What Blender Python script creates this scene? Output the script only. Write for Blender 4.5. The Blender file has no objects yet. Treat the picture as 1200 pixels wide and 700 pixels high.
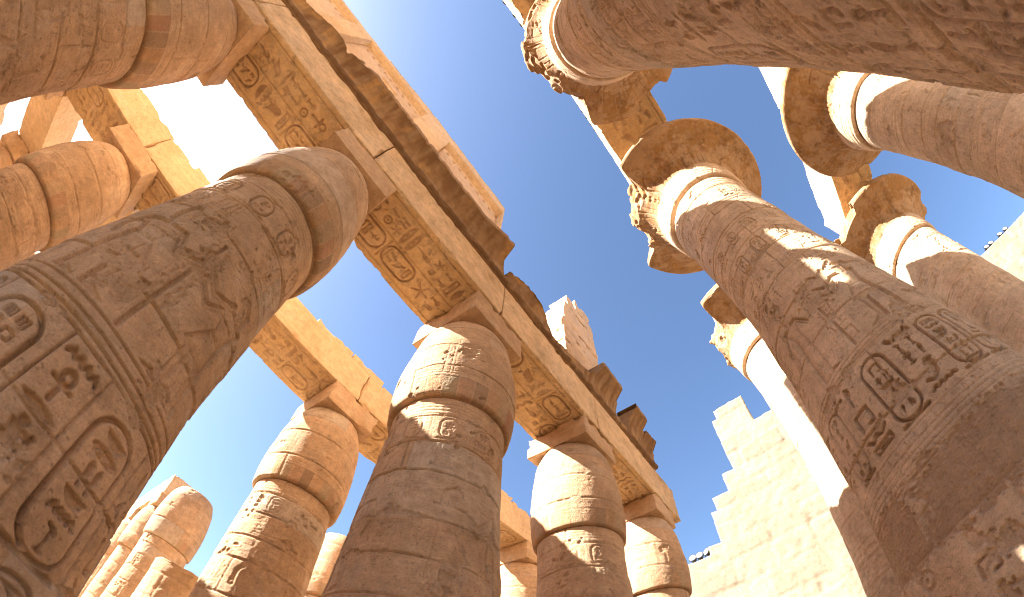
import bpy, bmesh, math, random
import numpy as np
from mathutils import Matrix, Vector

random.seed(4)
SC = bpy.context.scene
COL = SC.collection
EYE = 1.6                                    # eye height; heights below marked "rel" are above the eye

# ------------------------------------------------------------------ camera (wide fisheye lens)
def make_camera():
    f, yaw, pitch, roll, cx, cy = 508.12, .684, 1.172, .069, 605.694, 302.646
    th = np.linspace(.02, 1.45, 200)
    r = 2*np.sin(th/2)*(1+.08*th**2)*f/1200*36
    A = np.stack([r, r**2, r**3, r**4], 1)
    k = np.linalg.lstsq(A/th[:, None], np.ones(200), rcond=None)[0]
    fwd = np.array([math.cos(pitch)*math.cos(yaw), math.cos(pitch)*math.sin(yaw), math.sin(pitch)])
    right = np.array([math.sin(yaw), -math.cos(yaw), 0]); up = np.cross(right, fwd)
    rr = right*math.cos(roll)+up*math.sin(roll); uu = -right*math.sin(roll)+up*math.cos(roll)
    M = Matrix.Identity(4)
    for i in range(3):
        M[i][0] = rr[i]; M[i][1] = uu[i]; M[i][2] = -fwd[i]
    M[2][3] = EYE
    cd = bpy.data.cameras.new('camera'); co = bpy.data.objects.new('camera', cd); COL.objects.link(co)
    co.matrix_world = M
    cd.type = 'PANO'; cd.panorama_type = 'FISHEYE_LENS_POLYNOMIAL'
    cd.sensor_width = 36; cd.sensor_fit = 'HORIZONTAL'; cd.fisheye_fov = math.pi*1.9
    cd.fisheye_polynomial_k0 = 0
    for i in range(4): setattr(cd, 'fisheye_polynomial_k%d' % (i+1), -float(k[i]))
    cd.shift_x = (600-cx)/1200; cd.shift_y = -(350-cy)/700
    cd.clip_start = .05; cd.clip_end = 5000
    SC.camera = co
make_camera()

# ------------------------------------------------------------------ light
SUN = Vector((-.593, .516, .618)).normalized()
def make_light():
    w = bpy.data.worlds.new('World'); SC.world = w; w.use_nodes = True
    nt = w.node_tree; nt.nodes.clear()
    sky = nt.nodes.new('ShaderNodeTexSky'); sky.sky_type = 'NISHITA'; sky.sun_disc = False
    sky.sun_elevation = math.asin(SUN.z); sky.sun_rotation = math.atan2(SUN.x, SUN.y)
    sky.air_density = 1.0; sky.dust_density = 1.7; sky.ozone_density = 4.5; sky.altitude = 80
    bg = nt.nodes.new('ShaderNodeBackground'); bg.inputs[1].default_value = .05
    out = nt.nodes.new('ShaderNodeOutputWorld')
    nt.links.new(sky.outputs[0], bg.inputs[0]); nt.links.new(bg.outputs[0], out.inputs[0])
    l = bpy.data.lights.new('sun', 'SUN'); l.energy = 5.0; l.angle = math.radians(.53); l.color = (1, .965, .91)
    o = bpy.data.objects.new('sun', l); COL.objects.link(o)
    o.rotation_euler = SUN.to_track_quat('Z', 'Y').to_euler(); o.location = (0, 0, 60)
make_light()
SC.view_settings.view_transform = 'Standard'; SC.view_settings.look = 'None'
SC.view_settings.gamma = 1; SC.view_settings.use_curve_mapping = False
SC.view_settings.exposure = 2.68
SC.cycles.filter_width = 1.0; SC.cycles.max_bounces = 12; SC.cycles.diffuse_bounces = 4

# ------------------------------------------------------------------ materials
def stone_material(name, c1, c2, rough=.92, bump=1.0, pits=1.0):
    m = bpy.data.materials.new(name); m.use_nodes = True
    nt = m.node_tree; N = nt.nodes; L = nt.links; N.clear()
    out = N.new('ShaderNodeOutputMaterial'); b = N.new('ShaderNodeBsdfPrincipled')
    b.inputs['Roughness'].default_value = rough; b.inputs['Specular IOR Level'].default_value = .15
    L.new(b.outputs[0], out.inputs[0])
    geo = N.new('ShaderNodeNewGeometry')
    def noise(scale, det, rg=.6):
        n = N.new('ShaderNodeTexNoise'); n.inputs['Scale'].default_value = scale; n.inputs['Detail'].default_value = det
        n.inputs['Roughness'].default_value = rg; L.new(geo.outputs['Position'], n.inputs['Vector']); return n
    def mathn(op, a, bb=None):
        n = N.new('ShaderNodeMath'); n.operation = op
        for i, v in enumerate((a, bb)):
            if v is None: continue
            if isinstance(v, (int, float)): n.inputs[i].default_value = v
            else: L.new(v, n.inputs[i])
        return n.outputs[0]
    big = noise(.55, 4, .62); mid = noise(4.5, 5, .68); fine = noise(38, 3, .7)
    r1 = N.new('ShaderNodeValToRGB'); r1.color_ramp.elements[0].position = .36; r1.color_ramp.elements[1].position = .66
    L.new(big.outputs[0], r1.inputs[0])
    mx = N.new('ShaderNodeMix'); mx.data_type = 'RGBA'; mx.inputs[6].default_value = (*c2, 1); mx.inputs[7].default_value = (*c1, 1)
    L.new(r1.outputs[0], mx.inputs[0])
    # fine mottling: grain, dark specks, bedding streaks, grey dust
    st = N.new('ShaderNodeMapping'); st.inputs['Scale'].default_value = (.35, .35, 5); L.new(geo.outputs['Position'], st.inputs[0])
    bed = noise(2.2, 4, .65); L.new(st.outputs[0], bed.inputs['Vector'])
    spk = noise(17, 3, .55); grain = noise(120, 2, .7); dst = noise(1.3, 5, .72)
    v = mathn('ADD', mathn('MULTIPLY', mid.outputs[0], .8), mathn('MULTIPLY', fine.outputs[0], .6))
    v = mathn('ADD', v, mathn('MULTIPLY', bed.outputs[0], .35)); v = mathn('ADD', v, mathn('MULTIPLY', grain.outputs[0], .3))
    v = mathn('ADD', v, -.03)
    rs_ = N.new('ShaderNodeMapRange'); rs_.inputs[1].default_value = .60; rs_.inputs[2].default_value = .70; rs_.inputs[3].default_value = 1.0; rs_.inputs[4].default_value = .70
    L.new(spk.outputs[0], rs_.inputs[0]); v = mathn('MULTIPLY', v, rs_.outputs[0])
    rd = N.new('ShaderNodeMapRange'); rd.inputs[1].default_value = .50; rd.inputs[2].default_value = .72; rd.inputs[3].default_value = 0; rd.inputs[4].default_value = .55
    L.new(dst.outputs[0], rd.inputs[0])
    md = N.new('ShaderNodeMix'); md.data_type = 'RGBA'; L.new(rd.outputs[0], md.inputs[0]); L.new(mx.outputs[2], md.inputs[6])
    md.inputs[7].default_value = (c1[0]*.98, c1[0]*.75, c1[0]*.52, 1); mx = md
    at = N.new('ShaderNodeAttribute'); at.attribute_name = 'tint'
    v = mathn('MULTIPLY', v, at.outputs['Fac'])
    sc = N.new('ShaderNodeVectorMath'); sc.operation = 'SCALE'; L.new(mx.outputs[2], sc.inputs[0]); L.new(v, sc.inputs['Scale'])
    pa = N.new('ShaderNodeAttribute'); pa.attribute_name = 'paint'
    wear = mathn('MULTIPLY', pa.outputs['Alpha'], mathn('MINIMUM', mathn('MULTIPLY', mid.outputs[0], 1.9), 1.0))
    mp = N.new('ShaderNodeMix'); mp.data_type = 'RGBA'; L.new(wear, mp.inputs[0]); L.new(sc.outputs[0], mp.inputs[6])
    ps = N.new('ShaderNodeVectorMath'); ps.operation = 'SCALE'; L.new(pa.outputs['Color'], ps.inputs[0])
    L.new(mathn('ADD', mathn('MULTIPLY', mid.outputs[0], 1.1), .42), ps.inputs['Scale'])
    L.new(ps.outputs[0], mp.inputs[7]); L.new(mp.outputs[2], b.inputs['Base Color'])
    # bump: grain, pits, worn ripples
    vor = N.new('ShaderNodeTexVoronoi'); vor.inputs['Scale'].default_value = 16; L.new(geo.outputs['Position'], vor.inputs['Vector'])
    pit = mathn('MULTIPLY', mathn('GREATER_THAN', .2, vor.outputs['Distance']), mathn('GREATER_THAN', mid.outputs[0], .53))
    h = mathn('ADD', mathn('MULTIPLY', fine.outputs[0], .016), mathn('MULTIPLY', mid.outputs[0], .04))
    h = mathn('ADD', h, mathn('MULTIPLY', grain.outputs[0], .005)); h = mathn('ADD', h, mathn('MULTIPLY', rs_.outputs[0], .018))
    h = mathn('SUBTRACT', h, mathn('MULTIPLY', pit, .008*pits))
    bp = N.new('ShaderNodeBump'); bp.inputs['Strength'].default_value = .9*bump; bp.inputs['Distance'].default_value = 1.0
    L.new(h, bp.inputs['Height']); L.new(bp.outputs[0], b.inputs['Normal'])
    return m
STONE = stone_material('sandstone', (.56, .365, .215), (.44, .28, .155))
NAVE = stone_material('nave_sandstone', (.63, .45, .295), (.53, .365, .23))
WARM = stone_material('ochre_sandstone', (.66, .465, .28), (.57, .385, .22))
PALE = stone_material('pale_limestone', (.235, .186, .13), (.20, .155, .105), bump=1.0)
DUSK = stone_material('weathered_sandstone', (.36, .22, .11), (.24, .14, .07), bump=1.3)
SAND = stone_material('sand', (.44, .32, .205), (.38, .27, .165), bump=.6)
def plain(name, col, rough=.5, metal=0.):
    m = bpy.data.materials.new(name); m.use_nodes = True
    nt = m.node_tree; b = nt.nodes['Principled BSDF']
    n = nt.nodes.new('ShaderNodeTexNoise'); n.inputs['Scale'].default_value = 30
    r = nt.nodes.new('ShaderNodeMapRange'); r.inputs[3].default_value = rough*.8; r.inputs[4].default_value = min(1, rough*1.2)
    nt.links.new(n.outputs[0], r.inputs[0]); nt.links.new(r.outputs[0], b.inputs['Roughness'])
    b.inputs['Base Color'].default_value = (*col, 1); b.inputs['Metallic'].default_value = metal
    return m
LAMP_BLACK = plain('black_lamp_metal', (.03, .03, .035), .45, .3)
LAMP_GLASS = plain('lamp_glass', (.55, .56, .55), .15)

# ------------------------------------------------------------------ noise helpers
def vnoise(p, scale, seed=0):
    """trilinear value noise, 0..1; p (...,3)"""
    q = np.asarray(p, float)*scale + seed*17.31
    i = np.floor(q).astype(np.int64); f = q-i; f = f*f*(3-2*f)
    def h(a, b, c):
        n = (a*374761393 + b*668265263 + c*2147483647 + seed*1274126177) & 0xffffffff
        n = ((n ^ (n >> 13))*1274126177) & 0xffffffff
        return ((n ^ (n >> 16)) & 0xffff)/65535.
    x, y, z = i[..., 0], i[..., 1], i[..., 2]; fx, fy, fz = f[..., 0], f[..., 1], f[..., 2]
    a = h(x, y, z)*(1-fx)+h(x+1, y, z)*fx; b = h(x, y+1, z)*(1-fx)+h(x+1, y+1, z)*fx
    c = h(x, y, z+1)*(1-fx)+h(x+1, y, z+1)*fx; d = h(x, y+1, z+1)*(1-fx)+h(x+1, y+1, z+1)*fx
    return (a*(1-fy)+b*fy)*(1-fz)+(c*(1-fy)+d*fy)*fz
def fbm(p, scale, oct=3, seed=0):
    o = 0; a = .5; t = 0
    for k in range(oct):
        o = o+a*vnoise(p, scale*2**k, seed+k); t += a; a *= .5
    return o/t
def fftnoise(nz, ns, res, lmin, lmax, beta, rng):
    w = np.fft.rfft2(rng.standard_normal((nz, ns)))
    fz = np.fft.fftfreq(nz, res)[:, None]; fs = np.fft.rfftfreq(ns, res)[None]
    f = np.hypot(fz, fs); amp = np.where((f > 1/lmax) & (f < 1/lmin), np.maximum(f, 1e-6)**(-beta), 0)
    n = np.fft.irfft2(w*amp, s=(nz, ns)); return n/(n.std()+1e-9)
def sstep(a, b, x):
    t = np.clip((x-a)/(b-a), 0, 1); return t*t*(3-2*t)

# ------------------------------------------------------------------ carved signs: unions of strokes, discs, rings, outlines (unit box)
def S(w, *p): return ('s', w, p)
def F(*p): return ('f', p)
def E(x, y, rx, ry=None): return ('e', x, y, rx, ry or rx)
def R(x, y, rx, ry, w): return ('r', x, y, rx, ry, w)
G = dict(
 disc=[R(0, 0, .36, .36, .07), E(0, 0, .09)], ball=[E(0, 0, .36)],
 reed=[F((-.07, -.5), (0, -.5), (.01, -.12), (.17, .1), (.15, .38), (0, .5), (-.09, .3), (-.06, -.05))],
 reeds=[F((-.27, -.5), (-.2, -.5), (-.19, -.12), (-.05, .1), (-.07, .38), (-.2, .5), (-.29, .3), (-.26, -.05)),
        F((.13, -.5), (.2, -.5), (.21, -.12), (.35, .1), (.33, .38), (.2, .5), (.11, .3), (.14, -.05))],
 loaf=[F((-.36, -.3), (.36, -.3), (.34, -.02), (.2, .22), (0, .3), (-.2, .22), (-.34, -.02))],
 ankh=[R(0, .27, .15, .2, .05), S(.055, (0, .05), (0, -.5)), S(.05, (-.28, .02), (.28, .02))],
 was=[S(.04, (-.02, -.5), (.03, .38), (-.16, .45)), S(.04, (.03, .38), (.14, .26)), S(.035, (-.02, -.42), (-.1, -.5)), S(.035, (-.02, -.42), (.07, -.5))],
 djed=[S(.07, (0, -.5), (0, .5)), S(.035, (-.22, .45), (.22, .45)), S(.035, (-.22, .32), (.22, .32)), S(.035, (-.22, .19), (.22, .19)), S(.05, (-.2, -.47), (.2, -.47))],
 bird=[F((-.4, -.22), (-.2, -.05), (-.1, .18), (.02, .34), (.16, .42), (.24, .34), (.36, .28), (.25, .24), (.24, .08), (.2, -.14), (.06, -.25), (-.15, -.22)),
       S(.03, (.03, -.2), (.03, -.48), (.16, -.48)), S(.03, (-.08, -.2), (-.08, -.48), (.02, -.48))],
 owl=[F((-.32, -.42), (-.2, .0), (-.16, .3), (-.02, .48), (.18, .48), (.26, .3), (.2, .08), (.16, -.2), (.02, -.34), (-.16, -.36)), S(.035, (.08, -.3), (.08, -.5), (.2, -.5))],
 vulture=[F((-.45, -.35), (-.3, -.02), (-.12, .16), (.05, .2), (.14, .42), (.28, .46), (.38, .36), (.26, .32), (.24, .12), (.22, -.12), (.06, -.26), (-.2, -.3)),
          S(.035, (.05, -.22), (.05, -.5), (.2, -.5))],
 man=[E(.02, .36, .12, .12), F((-.2, .22), (.22, .22), (.15, -.1), (.32, -.2), (.32, -.48), (-.2, -.48), (-.24, -.2), (-.12, -.08)), S(.05, (.15, .16), (.34, .05), (.36, .24))],
 god=[E(.0, .38, .11, .1), S(.05, (.02, .46), (.02, .5)), F((-.16, .27), (.18, .27), (.2, -.1), (.34, -.14), (.34, -.5), (-.18, -.5), (-.22, 0))],
 scarab=[E(0, -.05, .2, .28), E(0, .27, .13, .1), S(.035, (-.18, .12), (-.34, .3)), S(.035, (.18, .12), (.34, .3)), S(.035, (-.2, -.08), (-.38, -.12)), S(.035, (.2, -.08), (.38, -.12)), S(.035, (-.15, -.25), (-.3, -.46)), S(.035, (.15, -.25), (.3, -.46))],
 bee=[F((-.4, .1), (-.1, .2), (.3, .1), (.38, -.02), (.1, -.1), (-.2, -.02)), F((-.05, .18), (-.25, .46), (.1, .3)), S(.03, (.1, -.08), (.06, -.42)), S(.03, (-.1, -.04), (-.12, -.42)), S(.03, (.36, .08), (.46, .26))],
 sedge=[S(.05, (0, -.5), (0, .4)), F((-.02, .25), (.1, .45), (.34, .34), (.12, .28)), S(.035, (0, -.1), (.2, .08)), S(.035, (0, -.22), (-.2, -.04))],
 feather=[F((-.08, -.5), (.0, -.5), (.02, -.2), (.16, .1), (.2, .4), (.08, .5), (-.04, .42), (-.1, .1))],
 cobra=[F((-.05, -.3), (.04, .1), (-.12, .3), (.02, .5), (.2, .46), (.3, .36), (.2, .3), (.26, .05), (.12, -.3)), S(.06, (.04, -.3), (-.2, -.45), (-.4, -.3))],
 snake=[S(.07, (-.45, .1), (-.25, -.12), (-.02, .06), (.2, -.1), (.4, .05)), S(.05, (.4, .05), (.46, .2))],
 water=[S(.06, (-.48, -.1), (-.36, .12), (-.24, -.1), (-.12, .12), (0, -.1), (.12, .12), (.24, -.1), (.36, .12), (.48, -.1))],
 mouth=[F((-.46, 0), (-.2, .14), (0, .18), (.2, .14), (.46, 0), (.2, -.13), (0, -.16), (-.2, -.13))],
 basket=[F((-.44, .2), (.44, .2), (.34, -.04), (.16, -.2), (-.16, -.2), (-.34, -.04))],
 eye=[R(0, 0, .4, .16, .05), E(0, 0, .12, .12)],
 bolt=[S(.06, (-.46, 0), (.46, 0)), S(.06, (-.08, -.12), (-.08, .12)), S(.06, (.08, -.12), (.08, .12))],
 bar=[F((-.46, .1), (.46, .1), (.46, -.1), (-.46, -.1))],
 pool=[S(.05, (-.42, .16), (.42, .16), (.42, -.16), (-.42, -.16), (-.42, .16)), S(.035, (-.2, 0), (.2, 0))],
 arm=[F((-.45, -.02), (.3, -.04), (.46, .06), (.44, .16), (.28, .08), (-.3, .1), (-.45, .2))],
 house=[S(.055, (-.3, -.3), (-.3, .3), (.32, .3), (.32, -.3), (.1, -.3))],
 stool=[F((-.25, -.25), (.25, -.25), (.25, .25), (-.25, .25))],
 three=[S(.06, (-.28, -.3), (-.28, .3)), S(.06, (0, -.3), (0, .3)), S(.06, (.28, -.3), (.28, .3))],
 star=[S(.045, (0, 0), (0, .46)), S(.045, (0, 0), (.44, .14)), S(.045, (0, 0), (-.44, .14)), S(.045, (0, 0), (.27, -.4)), S(.045, (0, 0), (-.27, -.4))],
 leg=[S(.08, (-.05, .45), (0, 0), (-.03, -.42), (.24, -.42))],
 horn=[S(.06, (-.36, .36), (-.2, -.1), (0, -.3), (.2, -.1), (.36, .36)), E(0, .2, .17)],
 lute=[S(.05, (0, .5), (0, -.1)), E(0, -.28, .16, .2), S(.04, (-.16, .3), (.16, .3))],
)
TALL = ['reed', 'reeds', 'ankh', 'was', 'djed', 'bird', 'owl', 'vulture', 'man', 'god', 'scarab', 'bee', 'sedge', 'feather', 'cobra', 'house', 'star', 'leg', 'lute', 'horn']
FLAT = ['snake', 'water', 'mouth', 'basket', 'eye', 'bolt', 'bar', 'pool', 'arm', 'water']
SMALL = ['disc', 'loaf', 'stool', 'three', 'ball', 'disc']
KING = [E(.0, .80, .055, .06), F((-.07, .82), (.06, .85), (.07, .9), (.03, .99), (-.03, 1.0), (-.05, .93)), S(.025, (0, .76), (0, .7)),
        F((-.17, .72), (.17, .72), (.08, .5), (-.06, .5)), F((-.08, .51), (.085, .51), (.24, .30), (-.11, .28)),
        F((-.1, .3), (.0, .3), (-.06, .04), (.03, .0), (-.13, .0)), F((.06, .3), (.17, .3), (.14, .05), (.26, .0), (.08, .0)),
        S(.024, (.15, .7), (.24, .55), (.38, .63)), S(.024, (-.15, .7), (-.22, .54), (-.16, .42)), S(.011, (.38, .88), (.38, .0))]
OFFER = [E(.0, .78, .055, .06), F((-.09, .82), (.03, .88), (.09, .84), (.1, .78), (-.09, .68)), S(.025, (0, .74), (0, .7)),
         F((-.15, .7), (.15, .7), (.07, .48), (-.07, .48)), F((-.08, .49), (.085, .49), (.2, .29), (-.1, .28)),
         F((-.1, .3), (.0, .3), (-.06, .04), (.03, .0), (-.13, .0)), F((.06, .3), (.15, .3), (.14, .05), (.26, .0), (.08, .0)),
         S(.024, (.13, .67), (.26, .6), (.42, .72)), S(.022, (.1, .64), (.24, .5), (.42, .6)), E(.46, .74, .04, .05), E(.46, .62, .04, .05)]
GODDESS = [E(.0, .78, .055, .06), S(.02, (-.02, .82), (-.06, .9), (-.04, .97)), S(.02, (.02, .82), (.06, .9), (.04, .97)), E(0, .91, .05),
           S(.025, (0, .74), (0, .68)), F((-.12, .69), (.12, .69), (.07, .5), (.1, .3), (.09, .03), (.18, 0), (-.06, 0), (-.07, .3), (-.05, .5)),
           S(.02, (.11, .66), (.2, .52), (.36, .58)), S(.02, (-.1, .66), (-.2, .52), (-.2, .4)), S(.01, (.36, .8), (.36, .0)), R(-.2, .37, .025, .035, .01)]

def seg_d(X, Z, a, b):
    px, pz = X-a[0], Z-a[1]; bx, bz = b[0]-a[0], b[1]-a[1]
    h = np.clip((px*bx+pz*bz)/(bx*bx+bz*bz+1e-12), 0, 1)
    return np.hypot(px-bx*h, pz-bz*h)
def poly_d(X, Z, P):
    d = np.full(X.shape, 1e9); ins = np.zeros(X.shape, bool); n = len(P)
    for i in range(n):
        a, b = P[i], P[(i+1) % n]
        d = np.minimum(d, seg_d(X, Z, a, b))
        if a[1] != b[1]:
            c = ((a[1] > Z) != (b[1] > Z)) & (X < (b[0]-a[0])*(Z-a[1])/(b[1]-a[1])+a[0]); ins ^= c
    return np.where(ins, -d, d)
def sdf(prims, X, Z, sx, sz):
    d = np.full(X.shape, 1e9); u = math.sqrt(sx*sz)
    for p in prims:
        if p[0] == 's':
            q = [(a*sx, b*sz) for a, b in p[2]]
            for a, b in zip(q[:-1], q[1:]): d = np.minimum(d, seg_d(X, Z, a, b)-p[1]*u)
        elif p[0] == 'f': d = np.minimum(d, poly_d(X, Z, [(a*sx, b*sz) for a, b in p[1]]))
        elif p[0] == 'e':
            rx, rz = p[3]*sx, p[4]*sz; k = np.hypot((X-p[1]*sx)/rx, (Z-p[2]*sz)/rz)
            d = np.minimum(d, (k-1)*min(rx, rz))
        else:
            rx, rz = p[3]*sx, p[4]*sz; k = np.hypot((X-p[1]*sx)/rx, (Z-p[2]*sz)/rz)
            d = np.minimum(d, np.abs((k-1)*min(rx, rz))-p[5]*u)
    return d

class Relief:
    """depth map of one unrolled stone surface: s across (may wrap), z up"""
    def __init__(s, L, z0, z1, res, seed):
        s.ns = max(8, int(round(L/res))); s.nz = max(8, int(round((z1-z0)/res))+1)
        s.L, s.z0, s.z1, s.res = L, z0, z1, res
        s.D = np.zeros((s.nz, s.ns)); s.P = np.zeros((s.nz, s.ns, 4)); s.T = np.ones((s.nz, s.ns))
        s.rng = np.random.default_rng(seed); s.rnd = random.Random(seed)
    def win(s, c, z, hw, hh):
        i0, i1 = int((c-hw)/s.res)-2, int((c+hw)/s.res)+3
        j0, j1 = max(0, int((z-hh-s.z0)/s.res)-2), min(s.nz, int((z+hh-s.z0)/s.res)+3)
        if j1 <= j0: return None
        X, Z = np.meshgrid(np.arange(i0, i1)*s.res-c, s.z0+np.arange(j0, j1)*s.res-z)
        return np.ix_(np.arange(j0, j1), np.arange(i0, i1) % s.ns), X, Z
    def stamp(s, prims, c, z, w, h, depth, flip=False, rot=0, paint=None, inner=.22, ext=.56):
        if isinstance(prims, str): prims = G[prims]
        m = max(w, h)*ext if rot else None
        r = s.win(c, z, m or w*ext, m or h*ext)
        if r is None: return
        ix, X, Z = r
        if rot: X, Z = X*math.cos(rot)+Z*math.sin(rot), -X*math.sin(rot)+Z*math.cos(rot)
        if flip: X = -X
        d = sdf(prims, X, Z, w, h); e = s.res*.8
        m = np.clip(.5-d/(2*e), 0, 1)
        wi = max(s.res*1.1, .035*min(w, h))
        dep = depth*m*(inner+(1-inner)*np.exp(np.minimum(d, 0)/wi))
        s.D[ix] = np.maximum(s.D[ix], dep)
        if paint is not None:
            a = s.P[ix]; k = m[..., None]*paint[3]
            a[..., :3] = a[..., :3]*(1-m[..., None])+np.array(paint[:3])*m[..., None]; a[..., 3:] = np.maximum(a[..., 3:], k); s.P[ix] = a
    def figure(s, prims, c, zfoot, h, depth, flip=False):
        pr = []
        def mv(p): return (p[0], p[1]-.5)
        for p in prims:
            if p[0] == 's': pr.append(('s', p[1], [mv(q) for q in p[2]]))
            elif p[0] == 'f': pr.append(('f', [mv(q) for q in p[1]]))
            else: pr.append((p[0], p[1], p[2]-.5)+p[3:])
        s.stamp(pr, c, zfoot+h/2, h*.85, h, depth, flip, inner=.12)
    def line(s, z, w, depth, wav=0.0, gate=False, seed=None):
        zz = s.z0+np.arange(s.nz)[:, None]*s.res; n = np.zeros(s.ns)
        if wav or gate:
            x = np.arange(s.ns)/s.ns*2*np.pi
            for k in range(1, 22): n += np.cos(k*x+s.rng.uniform(0, 6.28))*s.rng.uniform(.4, 1)/k**.8
            n /= n.std()+1e-9
        d = np.abs(zz-z-wav*n[None])-w
        dep = depth*np.clip(.5-d/(2*s.res*.8), 0, 1)
        if gate: dep = dep*(.45+.55*sstep(-.8, .4, np.roll(n, 37))[None])
        s.D = np.maximum(s.D, dep)
    def vline(s, c, za, zb, w, depth): s.stampline([(c, za), (c, zb)], w, depth)
    def stampline(s, pts, w, depth):
        for a, b in zip(pts[:-1], pts[1:]):
            cx, cz = (a[0]+b[0])/2, (a[1]+b[1])/2
            r = s.win(cx, cz, abs(a[0]-b[0])/2+w*3, abs(a[1]-b[1])/2+w*3)
            if r is None: continue
            ix, X, Z = r
            d = seg_d(X, Z, (a[0]-cx, a[1]-cz), (b[0]-cx, b[1]-cz))-w
            s.D[ix] = np.maximum(s.D[ix], depth*np.clip(.5-d/(2*s.res*.8), 0, 1))
    def crack(s, c, z, n, step, w, depth, ang):
        p = [(c, z)]
        for k in range(n):
            ang += s.rnd.gauss(0, .45); c += math.cos(ang)*step; z += math.sin(ang)*step; p.append((c, z))
        s.stampline(p, w, depth)
    def text(s, c, ztop, zbot, w, depth, flip=False, paint=None, inner=.45):
        z = ztop; r = s.rnd
        while z-zbot > w*.2:
            room = z-zbot; k = r.random()
            if k < .5 and room > w*.8:
                h = min(room, w*r.uniform(.85, 1.05)); s.stamp(r.choice(TALL), c, z-h/2, w*.86, h*.9, depth, flip, paint=paint, inner=inner)
            elif k < .8 and room > w*.5:
                h = w*.5
                s.stamp(r.choice(SMALL+TALL), c-w*.24, z-h/2, w*.46, h*.92, depth, paint=paint, inner=inner)
                s.stamp(r.choice(SMALL+TALL), c+w*.24, z-h/2, w*.46, h*.92, depth, flip, paint=paint, inner=inner)
            else:
                h = min(room, w*r.uniform(.3, .42)); s.stamp(r.choice(FLAT), c, z-h/2, w*.92, h*2., depth, flip, paint=paint, inner=inner)
            z -= h+w*.06
    def cartouche(s, c, ztop, w, h, depth, flip=False, paint=None, td=None):
        z = ztop-h/2; r = s.win(c, z, w*.6, h*.6)
        if r is None: return
        ix, X, Z = r
        hw, hh, rad = w/2, h/2, w/2*.92
        q = np.hypot(np.maximum(np.abs(X)-hw+rad, 0), np.maximum(np.abs(Z)-hh+rad, 0))-rad
        wd = max(.010, w*.04); e = s.res*.8
        m = np.clip(.5-(np.abs(q)-wd)/(2*e), 0, 1)
        s.D[ix] = np.maximum(s.D[ix], depth*m)
        if paint is not None:
            a = s.P[ix]; a[..., :3] = np.where(m[..., None] > .3, np.array(paint[:3]), a[..., :3]); a[..., 3] = np.maximum(a[..., 3], m*paint[3]); s.P[ix] = a
        s.stampline([(c-hw*1.05, z-hh-wd*2), (c+hw*1.05, z-hh-wd*2)], wd*1.2, depth)
        s.text(c, z+hh-w*.2, z-hh+w*.12, w*.66, td or depth, flip, paint, .7)
    def joints(s, zs, depth=.016, w=.007, seams=True):
        for z in zs:
            s.line(z, w, depth, wav=.010, gate=True)
        if seams:
            zz = [s.z0]+list(zs)+[s.z1]
            for a, b in zip(zz[:-1], zz[1:]):
                c0 = s.rnd.uniform(0, s.L)
                for k in range(2):
                    c = c0+k*s.L/2+s.rnd.uniform(-.3, .3)
                    if s.rnd.random() < .7: s.stampline([(c, a), (c+s.rnd.uniform(-.02, .02), (a+b)/2), (c+s.rnd.uniform(-.02, .02), b)], w*.7, depth*.8)
                # each drum half has its own shade of stone
                j0, j1 = int((a-s.z0)/s.res), int((b-s.z0)/s.res)+1; i = int(c0/s.res) % s.ns
                t = np.ones(s.ns)*s.rnd.uniform(.86, 1.12); t[:s.ns//2] = s.rnd.uniform(.86, 1.12)
                if s.rnd.random() < .3: pp = np.zeros((s.ns, 4)); pp[:s.ns//2] = (.50, .41, .31, s.rnd.uniform(.25, .6)); s.P[j0:j1] = np.maximum(s.P[j0:j1], np.roll(pp, i, 0)[None]); s.T[j0:j1] = np.roll(t, i)[None]
                o = np.ones(s.ns)*s.rnd.uniform(-.014, .014); o[:s.ns//2] += s.rnd.uniform(-.012, .012); s.D[j0:j1] += np.roll(o, i)[None]
    def wear(s, chip=.03, thr=1.5, zs=(), rough=.004, soft=.3, und=.006):
        """stone loss: chipped patches, losses along the joints, worn carving"""
        n1 = fftnoise(s.nz, s.ns, s.res, .10, 2.2, 1.5, s.rng); n2 = fftnoise(s.nz, s.ns, s.res, s.res*2, .3, .8, s.rng)
        n3 = fftnoise(s.nz, s.ns, s.res, .5, 6, 1.2, s.rng)
        zz = s.z0+np.arange(s.nz)[:, None]*s.res; b = np.zeros((s.nz, 1))
        for z in zs: b = np.maximum(b, np.exp(-((zz-z)/.07)**2))
        m = sstep(thr, thr+.16, n1+1.15*b+.1*n2)
        s.D *= (1-m)*(1-soft*sstep(.2, 1.6, n3))
        s.D += m*(chip*(.75+.25*np.clip(n1-thr, 0, 1.5))+.003*n2)
        s.D += rough*.35*n2+und*.6*n3
        s.T *= 1+.05*n3+.025*n2-.1*m
        n4 = fftnoise(s.nz, s.ns, s.res, .03, .9, 1.1, s.rng)
        s.T *= 1-.16*sstep(1.3, 1.9, n4)+.07*sstep(1.2, 2.2, -n4)
    def hole(s, c, z, w, h, d=.09): s.stamp([F((-.5, -.5), (.5, -.5), (.5, .5), (-.5, .5))], c, z, w, h, d, inner=.95)
    def sample(s, ss, zz):
        x = (np.asarray(ss)/s.res) % s.ns; i = np.floor(x).astype(int); fx = x-i; i %= s.ns; i2 = (i+1) % s.ns
        y = np.clip((np.asarray(zz)-s.z0)/s.res, 0, s.nz-1.001); j = np.floor(y).astype(int); fy = y-j
        def g(A):
            e = (...,)+(None,)*(A.ndim-2); a, b = fx[e], fy[e]
            return (A[j, i]*(1-a)+A[j, i2]*a)*(1-b)+(A[j+1, i]*(1-a)+A[j+1, i2]*a)*b
        return g(s.D), g(s.P), g(s.T)

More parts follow.
